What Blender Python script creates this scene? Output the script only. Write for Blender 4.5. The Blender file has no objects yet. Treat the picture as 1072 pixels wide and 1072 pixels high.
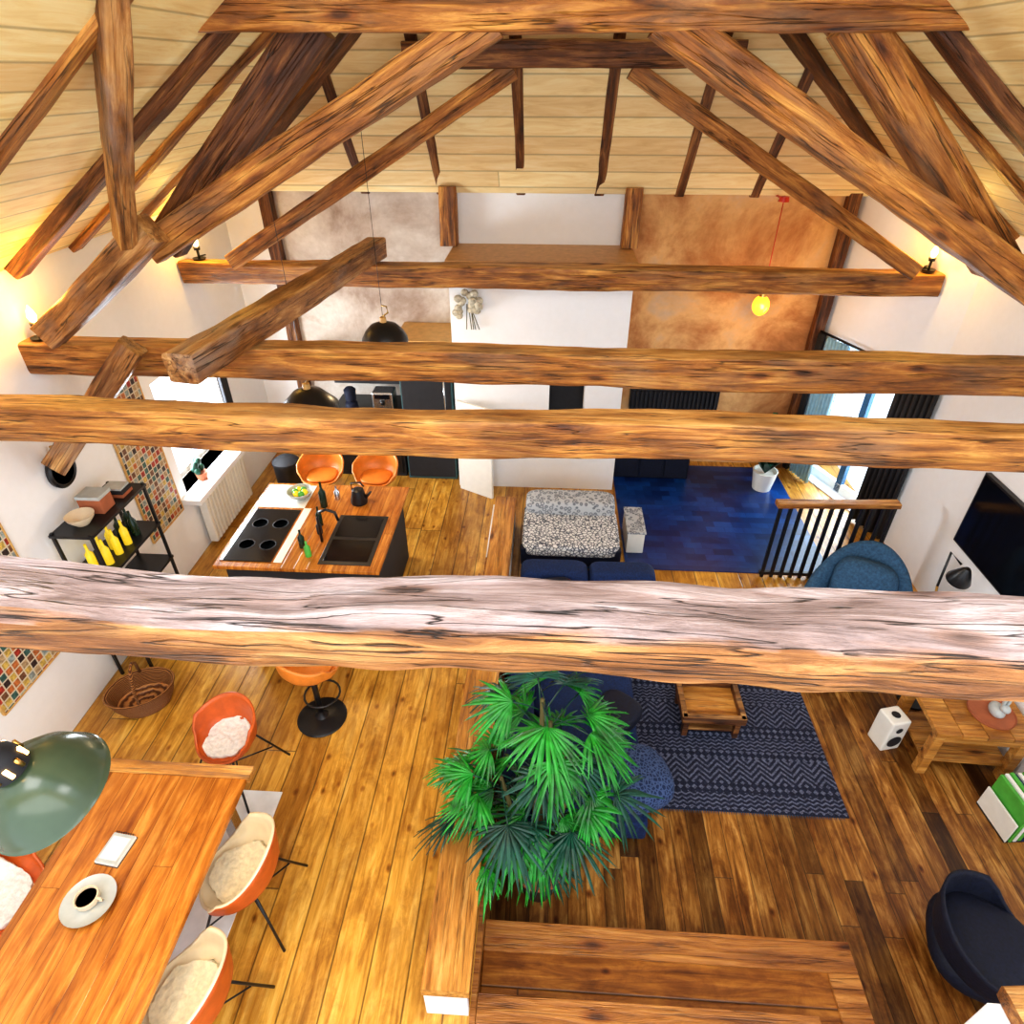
import bpy, bmesh, math, random
from mathutils import Vector, Matrix, noise
random.seed(7)
C=bpy.context.collection
pi=math.pi
# ---------------------------------------------------------------- materials
class NT:
    def __init__(s,name):
        s.m=bpy.data.materials.new(name); s.m.use_nodes=True; s.t=s.m.node_tree
        s.b=s.t.nodes['Principled BSDF']; s.out=s.t.nodes['Material Output']
    def n(s,typ,**kw):
        x=s.t.nodes.new(typ)
        for k,v in kw.items(): setattr(x,k,v)
        return x
    def l(s,a,b): s.t.links.new(a,b)
    def coord(s,scale=(1,1,1),rnd=True):
        tc=s.n('ShaderNodeTexCoord'); mp=s.n('ShaderNodeMapping'); mp.inputs['Scale'].default_value=scale
        if rnd:
            oi=s.n('ShaderNodeObjectInfo'); va=s.n('ShaderNodeVectorMath',operation='ADD')
            mu=s.n('ShaderNodeMath',operation='MULTIPLY'); mu.inputs[1].default_value=37.0
            s.l(oi.outputs['Random'],mu.inputs[0]); s.l(tc.outputs['Object'],va.inputs[0]); s.l(mu.outputs[0],va.inputs[1]); s.l(va.outputs[0],mp.inputs[0])
        else: s.l(tc.outputs['Object'],mp.inputs[0])
        return mp.outputs[0]
    def noise(s,vec,scale=5,detail=4,rough=.6,dist=0):
        x=s.n('ShaderNodeTexNoise'); x.inputs['Scale'].default_value=scale; x.inputs['Detail'].default_value=detail
        x.inputs['Roughness'].default_value=rough; x.inputs['Distortion'].default_value=dist
        s.l(vec,x.inputs['Vector']); return x.outputs['Fac']
    def ramp(s,fac,stops,const=False):
        r=s.n('ShaderNodeValToRGB'); e=r.color_ramp.elements
        if const: r.color_ramp.interpolation='CONSTANT'
        while len(e)<len(stops): e.new(.5)
        for i,(p,c) in enumerate(stops):
            e[i].position=p; e[i].color=(c,c,c,1) if isinstance(c,(int,float)) else (*c,1)
        s.l(fac,r.inputs[0]); return r.outputs[0]
    def mix(s,a,b,fac,mode='MIX'):
        x=s.n('ShaderNodeMix',data_type='RGBA',blend_type=mode)
        for v,i in((fac,0),(a,6),(b,7)):
            if isinstance(v,(int,float)): x.inputs[i].default_value=v
            elif isinstance(v,tuple): x.inputs[i].default_value=(*v,1)
            else: s.l(v,x.inputs[i])
        return x.outputs[2]
    def math(s,op,a,b=None):
        x=s.n('ShaderNodeMath',operation=op)
        for i,v in enumerate((a,b)):
            if v is None: continue
            if isinstance(v,(int,float)): x.inputs[i].default_value=v
            else: s.l(v,x.inputs[i])
        return x.outputs[0]
    def bump(s,h,st=.3,d=.01):
        x=s.n('ShaderNodeBump'); x.inputs['Strength'].default_value=st; x.inputs['Distance'].default_value=d
        s.l(h,x.inputs['Height']); s.l(x.outputs[0],s.b.inputs['Normal'])
    def base(s,c): s.l(c,s.b.inputs['Base Color'])
    def rough(s,r): s.b.inputs['Roughness'].default_value=r

def flat(name,col,rough=.5,metal=0,var=.12,scale=12,emit=0,bump=0):
    t=NT(name); v=t.coord(); f=t.noise(v,scale,3)
    c2=tuple(max(0,x*(1-var*2)) for x in col)
    t.base(t.ramp(f,[(.3,c2),(.7,col)])); t.rough(rough); t.b.inputs['Metallic'].default_value=metal
    if emit:
        t.b.inputs['Emission Color'].default_value=(*col,1); t.b.inputs['Emission Strength'].default_value=emit
    if bump: t.bump(f,bump,.01)
    return t.m

def wood(name,dark,mid,light,rough=.5,crack=.85,bump=.6,gs=1.0,patch=.8,grey=None,greyf=.6,top=None,topf=.6):
    t=NT(name)
    v=t.coord((.9*gs,10*gs,10*gs)); g=t.noise(v,1.6,8,.7,.6)
    v2=t.coord((.9,2.6,2.6)); p=t.noise(v2,1.7,4,.6)
    c=t.ramp(g,[(.3,dark),(.5,mid),(.68,light)])
    if top:   # upper faces coloured paler, light from above painted into the wood
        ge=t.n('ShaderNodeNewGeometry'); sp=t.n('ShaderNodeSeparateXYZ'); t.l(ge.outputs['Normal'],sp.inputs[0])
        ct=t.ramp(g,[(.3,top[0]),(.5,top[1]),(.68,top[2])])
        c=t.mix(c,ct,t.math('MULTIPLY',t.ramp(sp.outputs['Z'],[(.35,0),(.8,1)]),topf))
    c=t.mix(c,t.ramp(p,[(.36,(.34,.25,.19)),(.48,(.8,.72,.66)),(.58,(1,1,1))]),patch,'MULTIPLY')
    if grey:
        v5=t.coord((1.3,3,3)); q=t.noise(v5,1.1,4,.6); c=t.mix(c,grey,t.ramp(q,[(.5,0),(.68,greyf)]))
    v3=t.coord((.4,12,12)); k=t.noise(v3,1.7,3,.5,.3)
    cr=t.ramp(k,[(.480,1),(.5,1-crack),(.520,1)])
    msk=t.noise(v2,3.1,1); mk=t.ramp(msk,[(.40,0),(.52,1)])
    c=t.mix(c,cr,mk,'MULTIPLY')
    v4=t.coord((1.6,5,5)); vo=t.n('ShaderNodeTexVoronoi'); vo.inputs['Scale'].default_value=1.0; t.l(v4,vo.inputs['Vector'])
    kn=t.ramp(vo.outputs['Distance'],[(.06,(.12,.05,.02)),(.13,(.75,.6,.5)),(.2,(1,1,1))])
    c=t.mix(c,kn,.85,'MULTIPLY')
    t.base(c); t.rough(rough)
    h=t.math('MULTIPLY',g,cr); t.bump(h,bump,.03)
    return t.m

def planks(name,dark,mid,light,w=.2,ln=3.2,axis='Y',rough=.38,gap=.03,vary=.5,knots=.9,bumpst=.25,blotch=0,gapd=.18,gapf=.85):
    t=NT(name)
    tc=t.n('ShaderNodeTexCoord'); sp=t.n('ShaderNodeSeparateXYZ'); t.l(tc.outputs['Object'],sp.inputs[0])
    a,b=('X','Y') if axis=='Y' else ('Y','X')
    A=sp.outputs[a]; B=sp.outputs[b]
    ua=t.math('DIVIDE',A,w); ia=t.math('FLOOR',ua); fa=t.math('FRACT',ua)
    wn=t.n('ShaderNodeTexWhiteNoise',noise_dimensions='1D'); t.l(ia,wn.inputs['W'])
    ub=t.math('ADD',t.math('DIVIDE',B,ln),t.math('MULTIPLY',wn.outputs['Value'],7.3)); ib=t.math('FLOOR',ub); fb=t.math('FRACT',ub)
    cid=t.math('ADD',t.math('MULTIPLY',ia,13.7),t.math('MULTIPLY',ib,5.13))
    w2=t.n('ShaderNodeTexWhiteNoise',noise_dimensions='1D'); t.l(cid,w2.inputs['W']); r=w2.outputs['Value']
    cb=t.n('ShaderNodeCombineXYZ'); t.l(t.math('MULTIPLY',A,16),cb.inputs[0]); t.l(t.math('MULTIPLY',B,1.4),cb.inputs[1]); t.l(t.math('MULTIPLY',r,50),cb.inputs[2])
    g=t.noise(cb.outputs[0],1.3,6,.65,.8)
    c=t.ramp(g,[(.3,dark),(.5,mid),(.7,light)])
    lo=1-vary
    tint=t.ramp(r,[(0,(lo,lo*.9,lo*.85)),(.5,(1-vary*.3,)*3),(1,(1.0,1.0,1.0))])
    c=t.mix(c,tint,1.0,'MULTIPLY')
    if blotch:
        cb3=t.n('ShaderNodeCombineXYZ'); t.l(t.math('MULTIPLY',A,3.2),cb3.inputs[0]); t.l(t.math('MULTIPLY',B,1.6),cb3.inputs[1])
        n3=t.noise(cb3.outputs[0],1.8,6,.7,.5); c=t.mix(c,t.ramp(n3,[(.4,(.42,.28,.2)),(.56,(1,1,1))]),blotch,'MULTIPLY')
    if knots:
        cb2=t.n('ShaderNodeCombineXYZ'); t.l(t.math('MULTIPLY',A,7),cb2.inputs[0]); t.l(t.math('MULTIPLY',B,4.4),cb2.inputs[1]); t.l(t.math('MULTIPLY',r,50),cb2.inputs[2])
        vo=t.n('ShaderNodeTexVoronoi'); vo.inputs['Scale'].default_value=1; t.l(cb2.outputs[0],vo.inputs['Vector'])
        kn=t.ramp(vo.outputs['Distance'],[(.04,(.14,.05,.015)),(.11,(.6,.4,.3)),(.18,(1,1,1))])
        c=t.mix(c,kn,knots,'MULTIPLY')
    e=t.math('MINIMUM',fa,t.math('SUBTRACT',1,fa)); eb=t.math('MINIMUM',fb,t.math('SUBTRACT',1,fb))
    e2=t.math('MINIMUM',e,t.math('MULTIPLY',eb,ln/w))
    ge=t.ramp(e2,[(gap*.3,gapd),(gap,1)])
    c=t.mix(c,ge,gapf,'MULTIPLY')
    t.base(c); t.rough(rough); t.bump(t.math('MULTIPLY',ge,t.math('ADD',g,1)),bumpst,.01)
    return t.m

def plaster(name,stops,scale=.9,rough=.9,fine=.6,dist=.35):
    t=NT(name); v=t.coord(rnd=False); a=t.noise(v,scale,8,.66,dist); b=t.noise(v,14,4)
    c=t.ramp(a,stops); c=t.mix(c,t.ramp(b,[(.3,(.82,.8,.76)),(.7,(1,1,1))]),fine,'MULTIPLY')
    t.base(c); t.rough(rough); t.bump(b,.12,.01); return t.m

M={}
HT=((.34,.14,.03),(.74,.40,.12),(.92,.64,.28))  # honey tones for upper faces, imitating light from above
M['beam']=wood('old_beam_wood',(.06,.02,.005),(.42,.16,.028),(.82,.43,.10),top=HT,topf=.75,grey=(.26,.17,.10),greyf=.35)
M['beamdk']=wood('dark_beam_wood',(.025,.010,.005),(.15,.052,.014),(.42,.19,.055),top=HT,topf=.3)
M['beampale']=wood('lit_top_beam_wood',(.09,.03,.01),(.38,.16,.045),(.68,.38,.14),rough=.45,bump=1.0,crack=.97,patch=.7,top=((.10,.065,.06),(.36,.28,.275),(.60,.54,.56)),topf=.95)  # pale top colours stand in for daylight on the near beam
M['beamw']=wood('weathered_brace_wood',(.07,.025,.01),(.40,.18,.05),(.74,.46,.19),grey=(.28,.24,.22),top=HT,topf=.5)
M['trim']=wood('plank_trim',(.26,.09,.015),(.60,.27,.05),(.84,.48,.14),rough=.4,crack=.6,patch=.6)
M['trimdk']=wood('plank_trim_dark',(.14,.04,.008),(.40,.15,.026),(.62,.29,.07),rough=.4,crack=.6,patch=.6)
M['tabletop']=planks('table_wood',(.28,.075,.010),(.56,.20,.028),(.80,.37,.075),w=.12,ln=9,rough=.22,vary=.4,gap=.02,knots=0,blotch=.3)
M['floor']=planks('floor_planks',(.40,.165,.02),(.72,.37,.055),(.92,.58,.14),w=.25,ln=5.2,vary=.36,rough=.3,blotch=.5,knots=.75)
M['pit']=planks('lounge_planks',(.12,.04,.008),(.36,.15,.028),(.70,.39,.11),w=.14,ln=2.6,vary=.8,rough=.34,blotch=.75)
M['step']=planks('step_planks',(.15,.042,.006),(.36,.125,.018),(.56,.24,.04),w=.3,ln=5,axis='X',vary=.3,blotch=.6)
M['ceil']=planks('ceiling_boards',(.78,.57,.27),(.89,.71,.37),(.95,.82,.50),w=.15,ln=30,axis='X',vary=.16,gap=.06,rough=.6,knots=0,bumpst=.2,gapd=.5,gapf=.75)
M['ceils']=planks('ceiling_boards_side',(.80,.58,.24),(.90,.72,.34),(.95,.83,.47),w=.15,ln=30,axis='Y',vary=.16,gap=.06,rough=.6,knots=0,bumpst=.2,gapd=.5,gapf=.75)
M['white']=plaster('white_plaster',[(.3,(.86,.87,.88)),(.6,(.91,.91,.92))],fine=.12)
M['pink']=plaster('bare_plaster_grey',[(.3,(.26,.17,.12)),(.43,(.48,.39,.33)),(.58,(.66,.60,.54)),(.72,(.42,.28,.19))],1.0)
M['brown']=plaster('bare_plaster_brown',[(.30,(.28,.11,.04)),(.42,(.50,.23,.085)),(.56,(.74,.45,.20)),(.70,(.62,.46,.32))],1.1)
t=NT('blue_floor'); v=t.coord(rnd=False); br=t.n('ShaderNodeTexBrick'); br.inputs['Scale'].default_value=2.2
br.inputs['Color1'].default_value=(.003,.022,.12,1); br.inputs['Color2'].default_value=(.007,.065,.29,1); br.inputs['Mortar'].default_value=(.003,.02,.12,1); br.inputs['Mortar Size'].default_value=.004
t.l(v,br.inputs['Vector']); nn=t.noise(v,2.2,5,.7,.6); t.base(t.mix(br.outputs[0],t.ramp(nn,[(.35,(.3,.4,.55)),(.62,(1.0,1.0,.9))]),.9,'MULTIPLY')); t.rough(.3); M['bluefl']=t.m
M['black']=flat('black_metal',(.012,.012,.014),.35)
M['blackm']=flat('black_matte',(.02,.02,.024),.7)
M['screen']=flat('screen_glass',(.006,.006,.008),.12)
M['navy']=flat('navy_fabric',(.006,.028,.12),.85,var=.3,scale=60,bump=.4)
M['navydk']=flat('navy_velvet',(.003,.007,.03),.7,var=.3,scale=40,bump=.3)
M['bluegrey']=flat('blue_grey_fabric',(.045,.12,.22),.9,var=.25,scale=50,bump=.5)
M['sheer']=flat('sheer_blue',(.35,.62,.80),.8,var=.1)
M['rust']=flat('rust_leather',(.62,.12,.018),.4,var=.12)
M['tan']=flat('tan_leather',(.74,.24,.035),.4,var=.12)
M['cream']=flat('cream_shell',(.80,.67,.45),.45,var=.06)
M['fur']=flat('sheepskin',(.88,.78,.56),.95,var=.12,scale=30,bump=.8)
M['furw']=flat('white_sheepskin',(.88,.86,.82),.95,var=.12,scale=35,bump=.8)
M['green']=flat('enamel_green',(.075,.11,.065),.2,var=.12,scale=4)
M['enamelw']=flat('enamel_white',(.85,.84,.78),.3,var=.03)
M['leaf']=flat('palm_leaf',(.02,.36,.03),.4,var=.42,scale=6)
M['leafdk']=flat('palm_leaf_dark',(.005,.09,.05),.45,var=.42,scale=6)
M['stem']=flat('palm_stem',(.12,.10,.03),.8)
M['terr']=flat('dark_clay',(.04,.025,.02),.5)
M['terra']=flat('terracotta',(.45,.14,.06),.7)
M['paper']=flat('paper',(.85,.84,.80),.7,var=.05)
M['ceramic']=flat('ceramic',(.74,.60,.42),.3,var=.05)
M['ceramg']=flat('ceramic_grey',(.50,.53,.52),.35,var=.1)
M['steel']=flat('steel',(.6,.6,.6),.25,metal=1,var=.05)
M['brass']=flat('brass',(.7,.45,.15),.3,metal=1,var=.05)
M['bulb']=flat('warm_bulb',(1,.55,.16),.3,emit=14)
M['yglass']=flat('amber_glass',(1,.36,.02),.2,emit=3)
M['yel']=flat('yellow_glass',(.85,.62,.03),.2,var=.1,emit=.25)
M['red']=flat('red_enamel',(.7,.04,.02),.3)
M['bookg']=flat('green_cover',(.10,.45,.06),.5)
M['teal']=flat('teal_cabinet',(.05,.13,.14),.4)
M['birch']=flat('birch_ply',(.70,.42,.14),.5)
M['ledge']=flat('ledge_board',(.66,.38,.16),.5)
M['glassdk']=flat('dark_glass',(.01,.03,.015),.1)
M['flower']=flat('dried_flower',(.75,.68,.52),.9,var=.3,scale=30,bump=.8)
M['pale']=flat('pale_sheet',(.88,.90,.90),.5,var=.1,scale=5)
t=NT('wicker'); v=t.coord((1,1,1),False); w=t.n('ShaderNodeTexWave'); w.bands_direction='Z'; w.inputs['Scale'].default_value=22; w.inputs['Distortion'].default_value=3; t.l(v,w.inputs['Vector'])
t.base(t.ramp(w.outputs['Fac'],[(.2,(.12,.04,.012)),(.7,(.50,.22,.07))])); t.bump(w.outputs['Fac'],.8,.02); M['wicker']=t.m
def poster_mat(name,cell=.065):
    t=NT(name); tc=t.n('ShaderNodeTexCoord'); sp=t.n('ShaderNodeSeparateXYZ'); t.l(tc.outputs['Object'],sp.inputs[0])
    a=t.math('DIVIDE',sp.outputs['Y'],cell); b=t.math('DIVIDE',sp.outputs['Z'],cell)
    cb=t.n('ShaderNodeCombineXYZ'); t.l(t.math('FLOOR',a),cb.inputs[0]); t.l(t.math('FLOOR',b),cb.inputs[1])
    wn=t.n('ShaderNodeTexWhiteNoise',noise_dimensions='2D'); t.l(cb.outputs[0],wn.inputs['Vector'])
    col=t.ramp(wn.outputs['Value'],[(0,(.05,.03,.03)),(.14,(.45,.05,.03)),(.26,(.55,.40,.22)),(.38,(.06,.16,.14)),(.5,(.7,.5,.12)),(.62,(.22,.10,.05)),(.74,(.35,.42,.40)),(.86,(.6,.2,.06))],True)
    cc=t.n('ShaderNodeCombineXYZ'); t.l(a,cc.inputs[0]); t.l(b,cc.inputs[1]); n2=t.noise(cc.outputs[0],2.2,3)
    col=t.mix(col,t.ramp(n2,[(.4,(.25,.2,.2)),(.6,(1,1,1))]),.6,'MULTIPLY')
    fa=t.math('FRACT',a); fb=t.math('FRACT',b)
    e=t.math('MINIMUM',t.math('MINIMUM',fa,t.math('SUBTRACT',1,fa)),t.math('MINIMUM',fb,t.math('SUBTRACT',1,fb)))
    t.base(t.mix((.62,.55,.42),col,t.math('GREATER_THAN',e,.09))); t.rough(.5); return t.m
M['poster']=poster_mat('photo_collage')
t=NT('rug_pattern'); tc=t.n('ShaderNodeTexCoord'); sp=t.n('ShaderNodeSeparateXYZ'); t.l(tc.outputs['Object'],sp.inputs[0])
X,Y=sp.outputs['X'],sp.outputs['Y']
zig=t.math('PINGPONG',X,.035)
band=t.math('FRACT',t.math('MULTIPLY',t.math('ADD',Y,t.math('MULTIPLY',zig,.6)),26))
bs=t.math('GREATER_THAN',band,.6)
di=t.math('LESS_THAN',t.math('ADD',t.math('PINGPONG',X,.03),t.math('PINGPONG',Y,.03)),.024)
di2=t.math('LESS_THAN',t.math('PINGPONG',t.math('ADD',Y,t.math('PINGPONG',X,.09)),.028),.012)
reg=t.math('GREATER_THAN',t.math('FRACT',t.math('MULTIPLY',Y,3.6)),.5)
reg2=t.math('GREATER_THAN',t.math('FRACT',t.math('MULTIPLY',Y,1.7)),.6)
pt=t.mix(t.mix(bs,di,reg),di2,reg2)
nz=t.noise(t.coord(rnd=False),60,4,.7)
c=t.mix((.016,.022,.055),(.15,.17,.26),pt); c=t.mix(c,t.ramp(nz,[(.38,(.2,.2,.25)),(.62,(1,1,1))]),.9,'MULTIPLY'); t.base(c); t.rough(.95); M['rug']=t.m
t=NT('cushion_pattern'); v=t.coord(); vo=t.n('ShaderNodeTexVoronoi',feature='DISTANCE_TO_EDGE'); vo.inputs['Scale'].default_value=26; t.l(v,vo.inputs['Vector'])
t.base(t.ramp(vo.outputs['Distance'],[(.05,(.08,.09,.12)),(.16,(.72,.72,.71))])); t.rough(.9); M['patt']=t.m
t=NT('cushion_pattern_grey'); v=t.coord(); vo=t.n('ShaderNodeTexVoronoi'); vo.inputs['Scale'].default_value=20; t.l(v,vo.inputs['Vector'])
t.base(t.ramp(vo.outputs['Distance'],[(.2,(.45,.46,.48)),(.4,(.12,.14,.17)),(.55,(.5,.52,.54))])); t.rough(.9); M['pattg']=t.m
t=NT('knit_navy'); v=t.coord(); vo=t.n('ShaderNodeTexVoronoi',feature='DISTANCE_TO_EDGE'); vo.inputs['Scale'].default_value=34; t.l(v,vo.inputs['Vector'])
t.base(t.ramp(vo.outputs['Distance'],[(.05,(.06,.10,.22)),(.2,(.010,.025,.08))])); t.rough(.95); t.bump(vo.outputs['Distance'],.6,.02); M['knit']=t.m

# ---------------------------------------------------------------- geometry helpers
def mesh(name,vs,fs,mats,parent=None,loc=(0,0,0),rot=(0,0,0),smooth=False):
    me=bpy.data.meshes.new(name); me.from_pydata([tuple(v) for v in vs],[],fs); me.update()
    if not isinstance(mats,(list,tuple)): mats=[mats]
    for m in mats: me.materials.append(m)
    if smooth:
        for p in me.polygons: p.use_smooth=True
    o=bpy.data.objects.new(name,me); C.objects.link(o); o.location=loc; o.rotation_euler=rot
    if parent: o.parent=parent
    return o
def grp(name,loc=(0,0,0),rz=0,rot=None,sc=1):
    e=bpy.data.objects.new(name,None); C.objects.link(e); e.location=loc; e.rotation_euler=rot or (0,0,rz); e.empty_display_size=.1; e.scale=(sc,sc,sc)
    return e
def bev(o,w=.01,s=2):
    m=o.modifiers.new('b','BEVEL'); m.width=w; m.segments=s; m.limit_method='ANGLE'
    return o
def box(name,c,s,mat,parent=None,b=.006,rot=(0,0,0)):
    x,y,z=s[0]/2,s[1]/2,s[2]/2
    vs=[(i*x,j*y,k*z) for i in(-1,1) for j in(-1,1) for k in(-1,1)]
    fs=[(0,1,3,2),(4,6,7,5),(0,4,5,1),(2,3,7,6),(0,2,6,4),(1,5,7,3)]
    o=mesh(name,vs,fs,mat,parent,c,rot)
    if b: bev(o,b)
    return o
def bx(name,x0,x1,y0,y1,z0,z1,mat,parent=None,b=.006):
    return box(name,((x0+x1)/2,(y0+y1)/2,(z0+z1)/2),(x1-x0,y1-y0,z1-z0),mat,parent,b)
def wbox(name,x0,x1,y0,y1,z0,z1,mat,parent=None,b=0):
    vs=[(x,y,z) for x in(x0,x1) for y in(y0,y1) for z in(z0,z1)]
    fs=[(0,1,3,2),(4,6,7,5),(0,4,5,1),(2,3,7,6),(0,2,6,4),(1,5,7,3)]
    o=mesh(name,vs,fs,mat,parent)
    if b: bev(o,b)
    return o
def lathe(name,prof,mat,parent=None,loc=(0,0,0),rot=(0,0,0),n=32,sx=1,sy=1,solid=0):
    vs=[];fs=[]
    for r,z in prof:
        for i in range(n):
            a=2*pi*i/n; vs.append((r*math.cos(a)*sx,r*math.sin(a)*sy,z))
    for k in range(len(prof)-1):
        for i in range(n):
            j=(i+1)%n; fs.append((k*n+i,k*n+j,(k+1)*n+j,(k+1)*n+i))
    if prof[0][0]>.0001 and not solid: fs.append(tuple(reversed(range(n))))
    if prof[-1][0]>.0001 and not solid: fs.append(tuple((len(prof)-1)*n+i for i in range(n)))
    o=mesh(name,vs,fs,mat,parent,loc,rot,True)
    if solid:
        m=o.modifiers.new('s','SOLIDIFY'); m.thickness=solid; m.offset=0
    m=o.modifiers.new('es','EDGE_SPLIT'); m.split_angle=math.radians(40)
    return o
def tube(name,pts,r,mat,parent=None,n=8,loc=(0,0,0)):
    pts=[Vector(p) for p in pts]; vs=[];fs=[]
    for k,p in enumerate(pts):
        d=(pts[min(k+1,len(pts)-1)]-pts[max(k-1,0)]).normalized()
        u=d.cross(Vector((0,0,1)) if abs(d.z)<.95 else Vector((1,0,0))).normalized(); w=d.cross(u)
        rr=r[k] if isinstance(r,(list,tuple)) else r
        for i in range(n):
            a=2*pi*i/n; vs.append(p+u*math.cos(a)*rr+w*math.sin(a)*rr)
    for k in range(len(pts)-1):
        for i in range(n):
            j=(i+1)%n; fs.append((k*n+i,k*n+j,(k+1)*n+j,(k+1)*n+i))
    fs.append(tuple(reversed(range(n)))); fs.append(tuple((len(pts)-1)*n+i for i in range(n)))
    return mesh(name,vs,fs,mat,parent,loc,(0,0,0),True)
def blob(name,c,s,mat,parent=None,p=.5,amp=.0,rot=(0,0,0),nz=6,seed=0):
    vs=[];fs=[];n=28;m=16
    def sg(v,e): return math.copysign(abs(v)**e,v)
    for k in range(m+1):
        ph=-pi/2+pi*k/m
        for i in range(n):
            th=2*pi*i/n
            v=Vector((sg(math.cos(ph),p)*sg(math.cos(th),p)*s[0]/2,sg(math.cos(ph),p)*sg(math.sin(th),p)*s[1]/2,sg(math.sin(ph),p)*s[2]/2))
            if amp: v*=1+amp*noise.noise(v*nz+Vector((seed,seed,0)))
            vs.append(v)
    for k in range(m):
        for i in range(n):
            j=(i+1)%n; fs.append((k*n+i,k*n+j,(k+1)*n+j,(k+1)*n+i))
    return mesh(name,vs,fs,mat,parent,c,rot,True)
_s=[0]
def beam(name,a,b,w,h,mat,rough=.008,parent=None,pw=.2,seg=.08,fine=None):
    _s[0]+=11.3
    if fine is None: fine=rough*.9
    a=Vector(a);b=Vector(b);L=(b-a).length;ax=(b-a).normalized()
    up=Vector((0,0,1)) if abs(ax.z)<.95 else Vector((0,1,0))
    yv=up.cross(ax).normalized(); zv=ax.cross(yv)
    n=max(6,int(L/seg)); m=24; vs=[];fs=[]
    for k in range(n+1):
        t=k/n*L
        for i in range(m):
            th=2*pi*(i+.5)/m; cy=math.copysign(abs(math.cos(th))**pw,math.cos(th)); cz=math.copysign(abs(math.sin(th))**pw,math.sin(th))
            q=Vector((t*.9,cy*.7+_s[0],cz*.7)); d=noise.noise(q)*rough*1.6+noise.noise(q*4.1)*fine
            wob=noise.noise(Vector((t*.5,_s[0],3)))*rough*2
            vs.append(Vector((t-L/2,(cy*w/2)*(1+d/w*2)+wob,(cz*h/2)*(1+d/h*2)+wob)))
    for k in range(n):
        for i in range(m):
            j=(i+1)%m; fs.append((k*m+i,(k+1)*m+i,(k+1)*m+j,k*m+j))
    fs.append(tuple(range(m))); fs.append(tuple(reversed([n*m+i for i in range(m)])))
    o=mesh(name,vs,fs,mat,parent,(0,0,0),(0,0,0),True)
    R=Matrix((ax,yv,zv)).transposed().to_4x4(); R.translation=(a+b)/2
    o.matrix_world=R
    bm=bmesh.new(); bm.from_mesh(o.data); bmesh.ops.recalc_face_normals(bm,faces=bm.faces); bm.to_mesh(o.data); bm.free()
    md=o.modifiers.new('es','EDGE_SPLIT'); md.split_angle=math.radians(38)
    return o
def light(name,typ,loc,e,col=(1,1,1),size=1,sy=None,rot=(0,0,0),parent=None):
    l=bpy.data.lights.new(name,typ); l.energy=e; l.color=col
    if typ=='AREA':
        l.size=size
        if sy: l.shape='RECTANGLE'; l.size_y=sy
    elif typ=='POINT': l.shadow_soft_size=size
    o=bpy.data.objects.new(name,l); C.objects.link(o); o.location=loc; o.rotation_euler=rot
    if parent: o.parent=parent
    return o

# ---------------------------------------------------------------- shell
XL,XR,YB=-4.0,4.15,8.25; EZ=3.62; PZ0=-.35; YN=-1.6; SL=.72
wbox('floor',XL-.1,-.34,YN,YB,-.12,0,M['floor'])
wbox('floor_platform',-.34,XR+.1,5.42,YB,-.12,0,M['floor'])
wbox('floor_lounge',-.8,XR+.1,YN,5.5,PZ0-.1,PZ0,M['pit'])
wbox('trim_1',-.3,XR,5.38,5.42,PZ0,.0,M['trim'],b=.004)
wbox('trim_4',-.342,-.302,YN,5.42,PZ0,.0,M['trimdk'],b=.003)
wbox('blue_rug',.98,3.3,5.72,8.1,.0,.012,M['bluefl'])
wy0,wy1,wz0,wz1=5.8,7.05,.8,2.1
g=grp('wall_left')
wbox('wall_near',XL-.35,XL,YN,wy0,PZ0,EZ+.15,M['white'],g); wbox('wall_far',XL-.35,XL,wy1,YB+.3,PZ0,EZ+.15,M['white'],g)
wbox('wall_under',XL-.35,XL,wy0,wy1,PZ0,wz0,M['white'],g); wbox('wall_over',XL-.35,XL,wy0,wy1,wz1,EZ+.15,M['white'],g)
w1=grp('window_1')
for nm,a in dict(frame_l=(wy0,wy0+.07,wz0,wz1),frame_r=(wy1-.07,wy1,wz0,wz1),mull=((wy0+wy1)/2-.04,(wy0+wy1)/2+.04,wz0,wz1),frame_b=(wy0,wy1,wz0,wz0+.07),frame_t=(wy0,wy1,wz1-.07,wz1)).items():
    wbox(nm,XL-.26,XL-.2,*a,M['enamelw'],w1,.004)
wbox('trim_2',XL-.2,XL+.22,wy0-.15,wy1+.1,wz0-.07,wz0,M['white'],b=.008)
g=grp('radiator',(XL+.09,6.4,.36))
for i in range(14): box('fin_%d'%i,(0,-.5+i*.077,0),(.1,.06,.6),M['enamelw'],g,.015)
box('window_blind',(XL+.03,7.14,1.65),(.04,.16,1.1),M['blackm'],b=.01)
g=grp('herb_pot',(XL+.05,6.1,wz0)); lathe('pot',[(0,0),(.05,0),(.07,.1),(.06,.1),(0,.08)],M['terra'],g)
for i in range(9): blob('sprig_%d'%i,(random.uniform(-.06,.06),random.uniform(-.06,.06),random.uniform(.12,.25)),(.07,.07,.09),M['leafdk'],g,1,.3,seed=i)
g=grp('wall_back')
wbox('wall_a',XL-.3,-3.35,YB,YB+.3,PZ0,EZ+.3,M['white'],g)
wbox('wall_b',-3.35,-1.2,YB,YB+.3,PZ0,EZ+.3,M['pink'],g)
wbox('wall_c',-1.2,.95,YB,YB+.3,PZ0,EZ+.3,M['white'],g)
wbox('wall_d',.95,3.5,YB,YB+.3,PZ0,EZ+.3,M['brown'],g)
wbox('wall_e',3.5,XR+.3,YB,YB+.3,PZ0,EZ+.3,M['white'],g)
g=grp('wall_chimney'); cy=7.4
nx0,nx1,nz0,nz1=.04,.48,.75,1.6
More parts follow.
